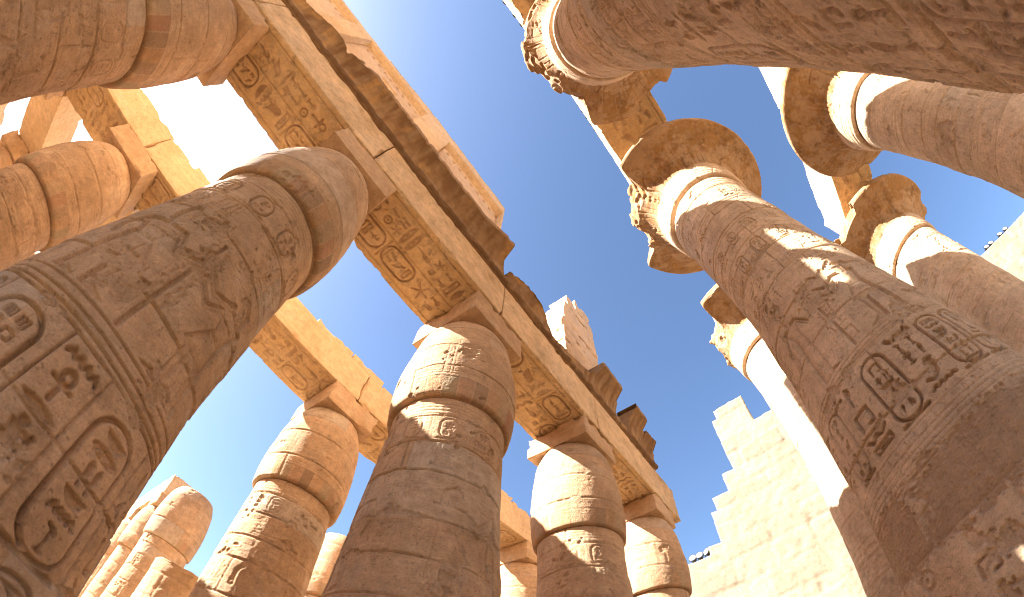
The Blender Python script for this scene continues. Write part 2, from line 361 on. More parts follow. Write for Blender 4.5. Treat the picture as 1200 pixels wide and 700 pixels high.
# ------------------------------------------------------------------ mesh helpers
class Acc:
    def __init__(s): s.V = []; s.Q = []; s.P = []; s.T = []; s.n = 0
    def grid(s, V, closed=False, paint=None, tint=None, flip=False):
        nz, nt, _ = V.shape; idx = s.n+np.arange(nz*nt).reshape(nz, nt)
        if closed: idx = np.concatenate([idx, idx[:, :1]], 1)
        a, b, c, d = idx[:-1, :-1], idx[:-1, 1:], idx[1:, 1:], idx[1:, :-1]
        q = np.stack([a, b, c, d], -1).reshape(-1, 4)
        if flip: q = q[:, ::-1]
        s.add(V.reshape(-1, 3), q, None if paint is None else paint.reshape(-1, 4), None if tint is None else tint.reshape(-1))
    def add(s, V, Q, paint=None, tint=None):
        n = len(V); s.V.append(V); s.Q.append(Q)
        s.P.append(np.zeros((n, 4)) if paint is None else paint); s.T.append(np.ones(n) if tint is None else tint); s.n += n
    def build(s, name, mat, parent=None, smooth=True):
        V = np.concatenate(s.V).astype(np.float32); Q = np.concatenate(s.Q).astype(np.int32)
        me = bpy.data.meshes.new(name); me.vertices.add(len(V)); me.vertices.foreach_set('co', V.ravel())
        me.loops.add(Q.size); me.loops.foreach_set('vertex_index', Q.ravel())
        me.polygons.add(len(Q)); me.polygons.foreach_set('loop_start', np.arange(0, Q.size, 4, dtype=np.int32))
        me.polygons.foreach_set('use_smooth', np.full(len(Q), smooth)); me.update(calc_edges=True)
        a = me.attributes.new('paint', 'FLOAT_COLOR', 'POINT'); a.data.foreach_set('color', np.concatenate(s.P).astype(np.float32).ravel())
        a = me.attributes.new('tint', 'FLOAT', 'POINT'); a.data.foreach_set('value', np.concatenate(s.T).astype(np.float32))
        me.materials.append(mat)
        o = bpy.data.objects.new(name, me); COL.objects.link(o)
        if parent is not None: o.parent = parent
        return o
    def block(s, lo, hi, res=.12, seed=0, amp=.012, chip=.06, relief=None, tint=1.0, chipw=.12, thr=.55, face=None):
        """weathered stone block; relief = (Relief, axis) carves the underside"""
        lo, hi = np.array(lo, float), np.array(hi, float); c = (lo+hi)/2; h = (hi-lo)/2
        for ax in range(3):
            u, v = [(1, 2), (2, 0), (0, 1)][ax]
            for sg in (-1, 1):
                rs = res
                if relief is not None and ax == 2 and sg < 0: rs = relief.res
                if face is not None and ax == 1 and sg < 0: rs = face.res
                nu, nv = max(3, int(2*h[u]/rs)+1), max(3, int(2*h[v]/rs)+1)
                # all faces share edge sampling only roughly; the displacement depends on position alone
                U, W = np.meshgrid(np.linspace(-1, 1, nu)*h[u], np.linspace(-1, 1, nv)*h[v])
                p = np.zeros(U.shape+(3,)); p[..., u] = U; p[..., v] = W; p[..., ax] = sg*h[ax]
                wd = p+c
                a = np.sort(h-np.abs(p), -1); ed = a[..., 1]
                k = np.sign(p)*np.clip(1-(h-np.abs(p))/np.minimum(.25, h*.6), 0, 1)**2+1e-9
                k /= np.linalg.norm(k, axis=-1, keepdims=True)
                nl = fbm(wd, 1.6, 3, seed); ns = fbm(wd, 5.5, 2, seed+9)
                d = amp*2*(ns-.5)+amp*3*(nl-.5)+chip*sstep(thr, thr+.2, nl*.75+ns*.35)*np.exp(-(ed/chipw)**2)+.02*np.exp(-(ed/.03)**2)
                q = wd-k*d[..., None]
                pt = tt = None
                if relief is not None and ax == 2 and sg < 0:
                    D, P, T = relief.sample(wd[..., 1]-lo[1], wd[..., 0]); f = sstep(.0, .08, ed)
                    q[..., 2] += D*f; pt = P; tt = T*tint
                elif face is not None and ax == 1 and sg < 0:
                    D, pt, tt = face.sample(wd[..., 0]-lo[0], wd[..., 2]); q[..., 1] += D*sstep(.0, .06, ed)
                else: tt = np.full(U.shape, tint)*(1+.12*(nl-.5))
                s.grid(q, False, pt, tt, flip=(sg < 0))
    def sheet(s, xs, zs, mask, y0, y1, front=None, jit=.0, seed=0, axis='x', tint=None):
        """wall of unit cells with openings: mask[z,x]; runs along x (thickness in y) or along y (thickness in x)"""
        nz, nx = mask.shape; X, Z = np.meshgrid(xs, zs)
        def pos(Y):
            p = np.stack([X, np.full(X.shape, Y), Z], -1)
            if axis == 'y': p = np.stack([np.full(X.shape, Y), X, Z], -1)
            if jit:
                for k in range(3): p[..., k] += jit*2*(fbm(p, 2.6, 3, seed+5*k)-.5)*(1 if k == 0 or True else 0)
            return p
        pf, pb = pos(y0), pos(y1)
        if front is not None: pf[..., 1 if axis == 'x' else 0] += front
        n = X.size; i = np.arange(n).reshape(X.shape); Q = []
        m = mask; a, b, c, d = i[:-1, :-1][m], i[:-1, 1:][m], i[1:, 1:][m], i[1:, :-1][m]
        Q.append(np.stack([a, b, c, d], -1)); Q.append(np.stack([d, c, b, a], -1)+n)
        pm = np.pad(m, 1)
        for dz, dx, (e0, e1) in ((0, -1, ((1, 0), (0, 0))), (0, 1, ((0, 1), (1, 1))), (-1, 0, ((0, 0), (0, 1))), (1, 0, ((1, 1), (1, 0)))):
            nb = pm[1+dz:1+dz+nz, 1+dx:1+dx+nx]; J, I = np.nonzero(m & ~nb)
            u = i[J+e0[0], I+e0[1]]; v = i[J+e1[0], I+e1[1]]
            Q.append(np.stack([u, u+n, v+n, v], -1))
        Q = np.concatenate(Q)
        if axis == 'y': Q = Q[:, ::-1]
        t = None if tint is None else np.concatenate([tint.ravel(), tint.ravel()])
        V = np.concatenate([pf.reshape(-1, 3), pb.reshape(-1, 3)])
        used = np.unique(Q); re = np.zeros(len(V), int); re[used] = np.arange(len(used))
        s.add(V[used], re[Q], None, None if t is None else t[used])

def thing(name, label, cat, loc=(0, 0, 0), group=None):
    o = bpy.data.objects.new(name, None); COL.objects.link(o); o.location = loc; o.empty_display_size = .3
    o['kind'] = 'thing'; o['label'] = label; o['category'] = cat
    if group: o['group'] = group
    return o
def tag(o, label, cat, group=None):
    o['kind'] = 'thing'; o['label'] = label; o['category'] = cat
    if group: o['group'] = group
    return o
def struct(o): o['kind'] = 'structure'; return o
def thetas(c, n, span=235, coarse=46):
    """angles round a column, close together on the side that faces the viewer's aisle"""
    if n < 90: return np.linspace(0, 2*np.pi, n, endpoint=False)
    f = math.atan2(-c[1], -c[0]); hs = math.radians(span/2)
    return np.concatenate([np.linspace(f-hs, f+hs, n), np.linspace(f+hs, f-hs+2*np.pi, coarse)[1:-1]])
def profile(pts, step):
    """resample an (r,z) outline at about `step`; returns r, z, run length"""
    P = np.array(pts, float); d = np.hypot(*np.diff(P, axis=0).T); t = np.concatenate([[0], np.cumsum(d)])
    o = []
    for a, b in zip(t[:-1], t[1:]):
        k = max(1, int(round((b-a)/step))); o += list(a+(b-a)*np.arange(k)/k)
    o = np.array(o+[t[-1]]); return np.interp(o, t, P[:, 0]), np.interp(o, t, P[:, 1]), o
def smooth_outline(pts, n=6):
    """Catmull-Rom through an outline"""
    P = np.array(pts, float); P = np.vstack([2*P[0]-P[1], P, 2*P[-1]-P[-2]]); o = []
    for i in range(1, len(P)-2):
        for t in np.arange(n)/n:
            a, b, c, d = P[i-1:i+3]
            o.append(.5*((2*b)+(c-a)*t+(2*a-5*b+4*c-d)*t*t+(3*b-a-3*c+d)*t**3))
    return o+[P[-2]]

# ------------------------------------------------------------------ closed-bud columns
PITCH, X0, ROW1, ROWGAP = 5.711, -.926, 5.502, 6.243
def bx(i): return X0+PITCH*i
OCH = (.40, .20, .075, .55); RED = (.33, .13, .065, .6); GRN = (.25, .215, .125, .55); SOOT = (.16, .10, .06, .6)
def closed_decor(seed, res, bold):
    L = 2*math.pi*1.33; q = Relief(L, 0, 8.25, res, seed); r = q.rnd
    zs = [.9+r.uniform(-.1, .1), 1.9+r.uniform(-.1, .1), 2.75, 3.6, 4.55+r.uniform(-.1, .1), 5.4+r.uniform(-.15, .15), 6.2+r.uniform(-.1, .1), 7.0, 7.7]
    dp = .066*bold
    # band of tall cartouches and large signs
    n = 6
    for k in range(n):
        c = L*(k+.15)/n
        q.cartouche(c, 3.42, .56, 1.5, dp, paint=None); q.stamp('ball', c, 3.60, .30, .24, dp*.9)
        q.text(c+L/n/2, 3.5, 1.7, .44, dp, inner=.75)
        q.vline(c+L/n/2-.26, 1.7, 3.6, .009, dp*.6); q.vline(c+L/n/2+.26, 1.7, 3.6, .009, dp*.6)
        q.cartouche(c, 1.72, .5, .9, dp*.8)
    for z in (1.62, 3.68, 3.78, 3.92): q.line(z, .011, dp*.7)
    # scene of kings and gods
    for k in range(5):
        c = L*(k+.35)/5
        q.figure((KING, OFFER, GODDESS)[(k+seed) % 3], c, 4.0, 2.35, .046*bold, flip=(k+seed) % 2 == 1)
        for j in range(4):
            cc = c-.42+j*.24; q.text(cc, 6.95, 6.35, .21, .024*bold); q.vline(cc+.12, 6.3, 6.95, .006, .008)
        for j in range(2): q.text(c+.78+j*.22-.1, 6.0, 4.5, .2, .024*bold)
        q.vline(c+.58, 4.5, 6.2, .006, .01)
    for k in range(18):
        c = L*(k+.4)/18
        q.text(c, 6.28, 5.98, .17, .022)
        if k % 2: q.vline(c+.05, 4.1, 5.9, .006, .014); q.vline(c+.09, 4.1, 5.9, .006, .014)
    for z in (5.95, 6.31): q.line(z, .007, .014)
    q.line(6.98, .009, .012); q.line(7.06, .009, .012)
    # frieze of small boxed names, then the binding lines
    n = 11
    for k in range(n):
        c = L*k/n; q.cartouche(c, 7.62, .38, .52, .030*bold); q.vline(c+L/n/2, 7.1, 7.68, .006, .010)
    for z in (7.74, 7.84, 7.93, 8.02, 8.11): q.line(z, .010, .014)
    q.joints(zs, .07, .014)
    for k in range(9): q.crack(r.uniform(0, L), r.uniform(1, 8), r.randint(5, 14), .13, .006, .016, r.uniform(-.6, 6))
    q.wear(.045, 1.62, zs, .005, .2)
    for k in range(5): q.hole(r.uniform(0, L), r.uniform(2.5, 7.5), r.uniform(.05, .1), r.uniform(.05, .11))
    return q, L
def bud_decor(seed, res):
    L = 2*math.pi*1.36; H = 3.45; q = Relief(L, 0, H, res, seed+50); r = q.rnd
    n = 26
    for k in range(n):
        c = L*k/n; p = [RED, GRN, OCH, SOOT][(k*7+seed) % 4]
        r_ = q.win(c, .36, L/n/2, .25)
        if r_:
            ix, X, Z = r_; a = q.P[ix]; m = (np.abs(X) < L/n/2-.012)[..., None]
            a = np.where(m, np.array(p)*np.array([1, 1, 1, r.uniform(.35, .95)]), a); q.P[ix] = a
        q.vline(c+L/n/2, .1, .62, .006, .008)
        if k % 2 == 0: q.stampline([(c, .7), (c+.01, 2.1)], .006, .009)
    for z in (.1, .62, .72, .8): q.line(z, .008, .01)
    for k in range(4):
        c = L*(k+.4)/4
        for j in (-1, 1): q.stampline([(c+j*.07, .75), (c+j*.07, 1.9)], .010, .012)
        q.text(c, 1.9, .8, .13, .009); q.text(c+.6, 1.85, .9, .2, .009)
    zs = [1.05+r.uniform(-.1, .1), 1.95+r.uniform(-.1, .1), 2.8]
    q.joints(zs, .055, .012)
    for k in range(5): q.crack(r.uniform(0, L), r.uniform(.4, 3), 9, .12, .006, .014, r.uniform(0, 6))
    q.wear(.03, 1.75, zs, .004, .4)
    return q, L
SHAFT = [(1.52, 0), (1.55, .5), (1.53, 1.5), (1.49, 2.6), (1.43, 3.6), (1.36, 4.8), (1.29, 6.2), (1.245, 7.4), (1.235, 8.2), (1.20, 8.24)]
BUD = smooth_outline([(1.18, 8.24), (1.33, 8.26), (1.38, 8.42), (1.425, 8.9), (1.435, 9.3), (1.41, 9.9), (1.35, 10.5), (1.24, 11.1), (1.05, 11.55), (1.00, 11.6)], 5)
def revolve(acc, prof, th, q=None, Lq=1, zmode=True, jitter=0, seed=0, step=.02, extra=None):
    r, z, t = profile(prof, step)
    Tt, ZZ = np.meshgrid(th, z); RR = np.repeat(r[:, None], len(th), 1).copy(); TT = np.repeat(t[:, None], len(th), 1)
    pt = tt = None
    if q is not None:
        D, pt, tt = q.sample((Tt % (2*np.pi))/(2*np.pi)*Lq, ZZ if zmode else TT); RR -= D
    if jitter:
        p = np.stack([np.cos(Tt)*RR, np.sin(Tt)*RR, ZZ], -1); RR += jitter*2*(fbm(p, .9, 3, seed)-.5)
    if extra is not None: RR, ZZ = extra(RR, ZZ, Tt)
    V = np.stack([np.cos(Tt)*RR, np.sin(Tt)*RR, ZZ], -1); acc.grid(V, True, pt, tt)
    return V
def closed_column(pos, label, res=.03, n=120, seed=1, bold=1.0, abacus=True, beamless_top=False, mat=STONE, top=None, bud=True, group='closed bud columns of the side aisles'):
    t = thing('closed_bud_column', label, 'column', (pos[0], pos[1], 0), group)
    th = thetas(pos, n)
    q, L = closed_decor(seed, max(.012, res*.8), bold)
    a = Acc(); prof = SHAFT
    if top:
        prof = [p for p in SHAFT if p[1] < top]; prof = prof+[(prof[-1][0]-.02, top), (.9, top+.06), (.0, top+.05)]
        revolve(a, prof, th, q, L, True, .03, seed, res, lambda R, Z, T: (R, np.where(Z > top-.5, Z-.35*sstep(top-.5, top, Z)*fbm(np.stack([np.cos(T)*R, np.sin(T)*R, Z*0], -1), 1.2, 3, seed), Z)))
    else: revolve(a, prof, th, q, L, True, .03, seed, res)
    a.build('shaft', mat, t)
    if bud and not top:
        q, L = bud_decor(seed, max(.014, res*.9)); a = Acc()
        pr = list(BUD)+[(.0, 11.6)]
        revolve(a, pr, th, q, L, False, .02, seed+3, res)
        a.build('bud_capital', mat, t)
        if abacus:
            a = Acc(); a.block((-1.063, -1.158, 11.604), (1.063, 1.158, 12.496), .09, seed, .012, .09, chipw=.16)
            a.build('abacus', mat, t)
    return t

closed_column((bx(-1), ROW1), 'round column crossing the top left corner, rows of boxed signs below its bud', .016, 330, 11, 1.0)
closed_column((bx(0), ROW1), 'massive shaded column filling the left foreground, deep cartouches low on its shaft', .013, 470, 3, 1.65)
closed_column((bx(1), ROW1), 'bud column in the bottom centre with a sunlit patch on the left of its capital', .016, 330, 25, 1.0)
closed_column((bx(2), ROW1), 'mid sized bud column right of the central one, sunlight slanting over its capital', .028, 180, 8, 1.0)
closed_column((bx(3), ROW1), 'smallest bud column at the bottom, under the far end of the corniced beam', .035, 130, 19, .7)
ROW2 = ROW1+ROWGAP
for k, (i, y) in enumerate(((-2, ROW1), (-3, ROW1), (-3, ROW2), (-4, ROW2))):
    closed_column((bx(i), y), ['first row column just outside the top left corner', 'first row column well outside the top left corner', 'second row column outside the left edge', 'second row column far outside the left edge'][k], .09, 60, 130+k)
closed_column((bx(-2), ROW2), 'dim column half hidden under the shaft in the top left corner', .04, 120, 31)
closed_column((bx(-1), ROW2), 'golden lit column at the left edge, second row, seen above the foreground shaft', .025, 190, 14, .9)
closed_column((bx(0), ROW2), 'second row column almost wholly hidden behind the left foreground shaft', .06, 80, 33)
closed_column((bx(1), ROW2), 'slim second row column left of the central column, its bud sunlit on the left', .025, 190, 41, .7)
closed_column((bx(2), ROW2), 'second row column hidden behind the central bud column', .06, 80, 35)
closed_column((bx(3), ROW2), 'sliver of a shaded column seen between the two bud columns at bottom centre', .045, 100, 37)

# ------------------------------------------------------------------ beams on the closed columns
def soffit(x0, x1, y0, y1, seed, res=.020, bold=1.0):
    q = Relief(y1-y0, x0, x1, res, seed); w = y1-y0; c = [w*.31, w*.69]; col = (.24, .12, .055, .65)
    q.P[:] = (.55, .35, .155, .7)
    for e in (w*.09, w*.5, w*.91): q.vline(e, x0+.05, x1-.05, (.018), .05*bold)
    q.vline(w*.13, x0+.05, x1-.05, .010, .014*bold); q.vline(w*.87, x0+.05, x1-.05, .010, .014*bold)
    for k, cc in enumerate(c):
        z = x1-.12; tw = w*.31
        while z > x0+.5:
            if q.rnd.random() < .3 and z-x0 > 1.3:
                q.cartouche(cc, z, tw*.95, 1.15, .065*bold, k == 1, col); z -= 1.3
            else:
                zl = max(x0+.1, z-q.rnd.uniform(.8, 1.5)); q.text(cc, z, zl, tw, .065*bold, k == 1, col); z = zl-.06
    n = fftnoise(q.nz, q.ns, res, .15, 2., 1.2, q.rng); q.P[..., 3] *= .55+.45*sstep(-1.2, .8, n)
    j = fftnoise(q.nz, q.ns, res, .1, 1.2, 1.0, q.rng); dk = sstep(.9, 1.6, j)[..., None]
    q.P[..., :3] = q.P[..., :3]*(1-dk*.45)
    for k in range(4): q.crack(q.rnd.uniform(.2, w-.2), q.rnd.uniform(x0+.4, x1-.4), 9, .14, .008, .04, q.rnd.uniform(0, 6))
    q.wear(.035, 2.0, (), .004, .15)
    return q
Z_AB, Z_TOP = 12.5, 14.35
def fascia(L, z0, z1, seed, res=.028):
    q = Relief(L+.5, z0, z1, res, seed+500); r = q.rnd
    for k in range(7): q.crack(r.uniform(.3, L-.3), r.uniform(z0, z1), r.randint(5, 12), .12, .008, .04, r.choice((1.57, -1.57, 0))+r.uniform(-.5, .5))
    q.line(z1-.35, .008, .015, .01, True); q.line(z0+.3, .008, .012, .01, True)
    for k in range(2): q.stampline([(r.uniform(.5, L-.5),)*1+(z0,), (r.uniform(.5, L-.5),)*1+(z0,)], .01, .03)
    q.wear(.03, 1.7, (z1-.1,), .006, .2)
    return q
def architrave(x0, x1, y0, y1, label, seed, mat=WARM, top=Z_TOP, res=.020, step_in=True, group='carved stone beams'):
    t = thing('architrave', label, 'stone beam', ((x0+x1)/2, (y0+y1)/2, Z_AB), group)
    a = Acc(); q = soffit(x0, x1, y0, y1, seed, res)
    a.block((x0+.012, y0, Z_AB+.004), (x1-.012, y1, top), .11, seed, .010, .08, relief=q, chipw=.07, thr=.57, face=fascia(x1-x0, Z_AB, top, seed) if y0 < 5 else None)
    for i, v in enumerate(a.V): a.V[i] = v-np.array([(x0+x1)/2, (y0+y1)/2, Z_AB])
    a.build('beam', mat, t)
    return t
names1 = ['beam over the top left corner, mostly out of sight behind the corner column',
          'carved beam beside the white sky gap, from the top left column to the foreground one',
          'carved golden underside of the beam between the left foreground column and the central bud column',
          'beam between the central bud column and the mid sized bud column',
          'farthest short stretch of the corniced beam, above the smallest bud column']
architrave(bx(-4), bx(-2), 4.30, 6.46, 'long beam of the first row behind the viewer', 58, res=.06)
for k, i in enumerate((-2, -1, 0, 1, 2)):
    architrave(bx(i), bx(i+1), 4.30, 6.46, names1[k], 60+k)
architrave(bx(3), bx(3)+2.2, 4.32, 6.44, 'stub of beam jutting past the smallest bud column against the blue sky', 66)
architrave(bx(-4), bx(-3), 10.60, 12.72, 'second row beam outside the left edge', 68, top=13.95, res=.06)
names2 = ['second row beam behind the top left corner column', 'second row beam at the upper left, brown underside left of the white sky gap',
          'second row beam running behind the left foreground column', 'lit second row beam in front of blue sky, left of the central bud column',
          'second row beam passing behind the central bud column', 'second row beam seen low between the two bottom centre columns']
for k, i in enumerate((-3, -2, -1, 0, 1, 2)):
    architrave(bx(i), bx(i+1), 10.60, 12.72, names2[k], 70+k, top=13.95, res=.028)
# rough slabs left on top of the second row beam
rs = random.Random(5); x = bx(-2); kk = 0
slabs = []
while x < bx(3):
    l = rs.uniform(1.4, 3.2); h = rs.uniform(.18, .5)
    a = Acc(); a.block((x, 10.72+rs.uniform(0, .1), 13.955), (x+l-.03, 12.5, 13.955+h), .09, 200+kk, .014, .10, chipw=.12, thr=.5)
    slabs.append(a.build('roof_slab', WARM)); x += l; kk += 1
for k, o in enumerate(slabs):
    tag(o, 'rough broken slab in the line of worn roof stones on the second row beam', 'roof slab', 'broken slabs on the second row beam')
# beams that run across the side aisles
def cross_beam(i, y0, y1, label, seed):
    t = thing('cross_beam', label, 'stone beam', (bx(i), (y0+y1)/2, Z_AB), 'cross beams of the side aisle')
    a = Acc(); a.block((bx(i)-1.0, y0, Z_AB+.004), (bx(i)+1.0, y1, 14.2), .14, seed, .02, .12)
    for k, v in enumerate(a.V): a.V[k] = v-np.array([bx(i), (y0+y1)/2, Z_AB])
    a.build('beam', WARM, t)
ROW3, ROW4, ROW5 = ROW1+2*ROWGAP, ROW1+3*ROWGAP, ROW1+4*ROWGAP
cross_beam(-2, ROW2+1.2, ROW4+1, 'cross beam slanting down behind the golden column at the left edge', 81)
cross_beam(-3, ROW2+1.2, ROW4+1, 'paler cross beam farther out, beside the small white gap at the left edge', 82)
cross_beam(-1, ROW2+1.2, ROW4+1, 'cross beam just above the upper outline of the left foreground column', 83)
closed_column((bx(-2), ROW3), 'column under the slanting cross beam at the left edge', .06, 80, 43)
closed_column((bx(-3), ROW3), 'pale column under the outer cross beam at the left edge', .06, 80, 45)
closed_column((bx(-1), ROW3), 'third row column touching the upper outline of the left foreground shaft', .05, 100, 47)
closed_column((bx(-2), ROW4), 'fourth row column far behind the left edge', .07, 70, 48)
closed_column((bx(-1), ROW4), 'fourth row column peeping out by the left foreground shaft', .07, 70, 49)
# the roofless columns in the lower left
closed_column((bx(1), ROW3), 'short broken column stump at the bottom left, in front of the roofless bud column', .05, 110, 51, .6, top=6.2, group='roofless columns in the distance')
closed_column((bx(1), ROW4), 'tall sunlit roofless bud column in the lower left, bare flat top against the sky', .035, 130, 53, .6, abacus=False, group='roofless columns in the distance')
for k in range(3):
    closed_column((bx(1), ROW5+k*ROWGAP), ['first column in line behind the roofless bud column at the lower left', 'second column in line behind the roofless bud column at the lower left', 'last visible column in line behind the roofless bud column at the lower left'][k], .06, 90, 54+k, .6, group='roofless columns in the distance')
cross_beam(1, ROW5-1, ROW5+2.6*ROWGAP, 'sunlit beam on the row of distant columns at the lower left', 86)
closed_column((bx(2), ROW3), 'sunlit pale column glimpsed between the slim second row column and the central one', .06, 90, 58, .6, abacus=False, group='roofless columns in the distance')

# ------------------------------------------------------------------ cornice over the first row
def cornice(x0, x1, ext, label, seed, hgt=.95):
    """torus roll and hollow moulding; ext(x) 0..1 says how much of the moulding survives"""
    n = max(8, int((x1-x0)/.06)); xs = np.linspace(x0, x1, n)
    prof = []
    for a in np.linspace(-1.35, 1.35, 9): prof.append((4.27-.13*math.cos(a), 14.50+.15*math.sin(a)))
    nt = len(prof)
    for u in np.linspace(0, 1, 26): prof.append((4.24-.5*(u**2.3), 14.66+hgt*(u**.85)))
    P = np.array(prof); m = len(P)
    X, U = np.meshgrid(xs, np.linspace(0, 1, m)); Y = np.repeat(P[:, :1], n, 1).copy(); Z = np.repeat(P[:, 1:], n, 1).copy()
    e = np.array([ext(x) for x in xs]); uu = np.clip((np.arange(m)-nt)/(m-1-nt), 0, 1)[:, None]
    w = np.stack([X, Y, Z], -1)
    e = np.clip(e[None]+.10*(fbm(np.stack([X, Y*0, Z*0], -1), 2.5, 3, seed)-.5)*(e[None] < .995), .02, 1)
    HX_ = hgt+(.32*sstep(2.6, 4.2, X) if hgt < 1 else 0); PR_ = .5+(.13*sstep(2.6, 4.2, X) if hgt < 1 else .11)
    k = np.minimum(uu, e)                                   # surface stops where the stone is lost
    Y = np.where(uu > 0, 4.24-PR_*k**2.3, Y); Z = np.where(uu > 0, 14.66+HX_*k**.85, Z)
    n1 = fbm(w, 2.2, 4, seed); n2 = fbm(w*np.array([3.5, 1, .6]), 2.4, 3, seed+4)
    dd = .05*(n1-.5)+.05*(fbm(w, 9, 2, seed+21)-.5)*(uu == 0)+.03*(fbm(w*np.array([1, .3, .3]), 9, 3, seed+22)-.5)+.045*sstep(.45, .75, n2)*(uu > 0)+.05*sstep(.52, .7, n1)*(uu == 0)
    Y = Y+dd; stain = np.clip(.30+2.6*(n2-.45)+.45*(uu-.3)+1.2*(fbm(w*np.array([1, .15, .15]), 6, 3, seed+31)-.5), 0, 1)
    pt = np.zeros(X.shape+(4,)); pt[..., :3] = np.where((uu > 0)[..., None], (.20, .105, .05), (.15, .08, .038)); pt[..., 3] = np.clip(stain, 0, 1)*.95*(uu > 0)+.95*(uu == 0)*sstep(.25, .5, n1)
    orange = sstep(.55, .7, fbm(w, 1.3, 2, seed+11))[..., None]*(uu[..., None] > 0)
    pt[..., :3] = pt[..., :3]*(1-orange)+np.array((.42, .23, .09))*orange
    t = thing('cornice', label, 'cornice', ((x0+x1)/2, 4.6, 14.35), 'lengths of hollow cornice'); org = np.array([(x0+x1)/2, 4.6, 14.35])
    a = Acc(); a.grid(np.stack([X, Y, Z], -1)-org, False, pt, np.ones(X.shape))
    # lip, top, back and underside close the block
    top = np.stack([X[-1], Y[-1], Z[-1]+.24*(e[-1] > .93)+.03], -1); bk = top.copy(); bk[:, 1] = 4.62
    bb = bk.copy(); bb[:, 2] = 14.352; fb = np.stack([X[0], Y[0]+.08, np.full(n, 14.352)], -1); f0 = np.stack([X[0], Y[0], Z[0]], -1)
    a.grid(np.stack([np.stack([X[-1], Y[-1], Z[-1]], -1), top, bk, bb, fb, f0])-org)
    for j, fl in ((0, True), (-1, False)):
        ring = np.stack([X[:, j], Y[:, j], Z[:, j]], -1); back = ring.copy(); back[:, 1] = 4.62
        a.grid(np.stack([ring, back])-org, flip=fl)
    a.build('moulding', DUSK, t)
    return t
def near_ext(x):
    if x > 4.32: return max(.02, .55-1.6*(x-4.32))
    if x > 4.0: return 1.0
    if x < -4.4: return .80+.1*math.sin(x*2.1)
    if x < -3.3: return .86+.14*(x+4.4)/1.1
    return 1.0
cornice(-12, 4.75, near_ext, 'long dark cornice running above the beam past the left foreground column', 91, .95)
cornice(4.76, 7.6, lambda x: .46+.22*math.sin((x-4.7)*1.25) if x < 6.9 else max(.05, .55-.7*(x-6.9)), 'broken hump of cornice just right of the ruined window wall end', 92, 1.2)
cornice(7.61, 12.4, lambda x: (.10+.17*max(0, x-7.9) if x < 10.2 else (.62 if x < 10.6 else 1.0)) if x < 12.25 else .6, 'surviving cornice corner jutting right below the lone sunlit pier', 93, 1.22)
cornice(12.42, 13.6, lambda x: .05, 'bare gap in the cornice with only the roll moulding left', 94)
cornice(13.62, 15.0, lambda x: 1.0 if x < 14.8 else .7, 'square block of cornice standing up alone near the far end of the beam', 95, 1.3)
cornice(15.02, 16.3, lambda x: .82 if x < 16.1 else .4, 'last lump of cornice at the far end of the beam', 96, 1.2)

# ------------------------------------------------------------------ clerestory with stone window grilles
def clerestory():
    t = thing('clerestory_wall', 'tall ruined window wall standing on the corniced beam, blue sky along its top edge', 'window wall', (0, 4.6, 15.4))
    x0, x1, z0, z1, c = -19., 6.15, 14.36, 23.2, .1
    xs = np.arange(x0, x1+c/2, c); zs = np.arange(z0, z1+c/2, c); XC, ZC = np.meshgrid((xs[1:]+xs[:-1])/2, (zs[1:]+zs[:-1])/2)
    m = np.ones(XC.shape, bool)
    topz = 23.05-.22*np.maximum(0, -XC-1)*.5; topz = np.maximum(topz, 22.6)
    topz = np.where(XC > 5.1, 22.5-.4*(XC > 5.4)-.5*(XC > 5.8), topz)
    m &= ZC < topz
    wins = [(-17.4, -12.9), (-11.7, -7.3), (-6.2, -1.65), (.05, 4.3)]
    for a, b in wins: m &= ~((XC > a) & (XC < b) & (ZC > 16.2) & (ZC < 22.1))
    rg = np.random.default_rng(3)
    X, Z = np.meshgrid(xs, zs); jo = np.zeros(X.shape)
    for k, zc in enumerate(np.arange(14.4, 23.2, 1.02)): jo += .025*np.exp(-((Z-zc)/.05)**2)
    jo += .05*(fbm(np.stack([X, Z, Z*0], -1), 1.7, 4, 5)-.4)
    a = Acc(); k = int(round((4.4-x0)/c)); a.sheet(xs[:k+1], zs, m[:, :k], 4.6, 6.0, jo[:, :k+1], .035, 2); a.sheet(xs[k:], zs, m[:, k:], 4.6, 5.05, jo[:, k:], .035, 2)
    for i, v in enumerate(a.V): a.V[i] = v-np.array([0, 4.6, 15.4])
    a.build('wall', WARM, t)
    for wi, (xa, xb) in enumerate(wins):
        c = .06; xs = np.arange(xa+.02, xb, c); zs = np.arange(16.22, 22.06, c); XC, ZC = np.meshgrid((xs[1:]+xs[:-1])/2, (zs[1:]+zs[:-1])/2)
        m = np.ones(XC.shape, bool)
        for zl, zh in ((21.52, 21.82), (16.9, 17.5)):
            for k in range(int((xb-xa)/.47)):
                cx = xa+.35+k*.47; m &= ~((np.abs(XC-cx) < .085) & (ZC > zl) & (ZC < zh))
        if wi == 2:                                            # broken grille lets two shafts of sun through
            m &= ~((XC > -4.15) & (XC < -3.1) & (ZC > 19.25) & (ZC < 20.9))
            m &= ~((XC > -3.7) & (XC < -3.1) & (ZC > 17.5) & (ZC < 18.9))
        g = Acc(); g.sheet(xs, zs, m, 4.93, 5.18, None, .012, 20+wi)
        for i, v in enumerate(g.V): g.V[i] = v-np.array([0, 4.6, 15.4])
        g.build('window_grille', NAVE, t)
clerestory()
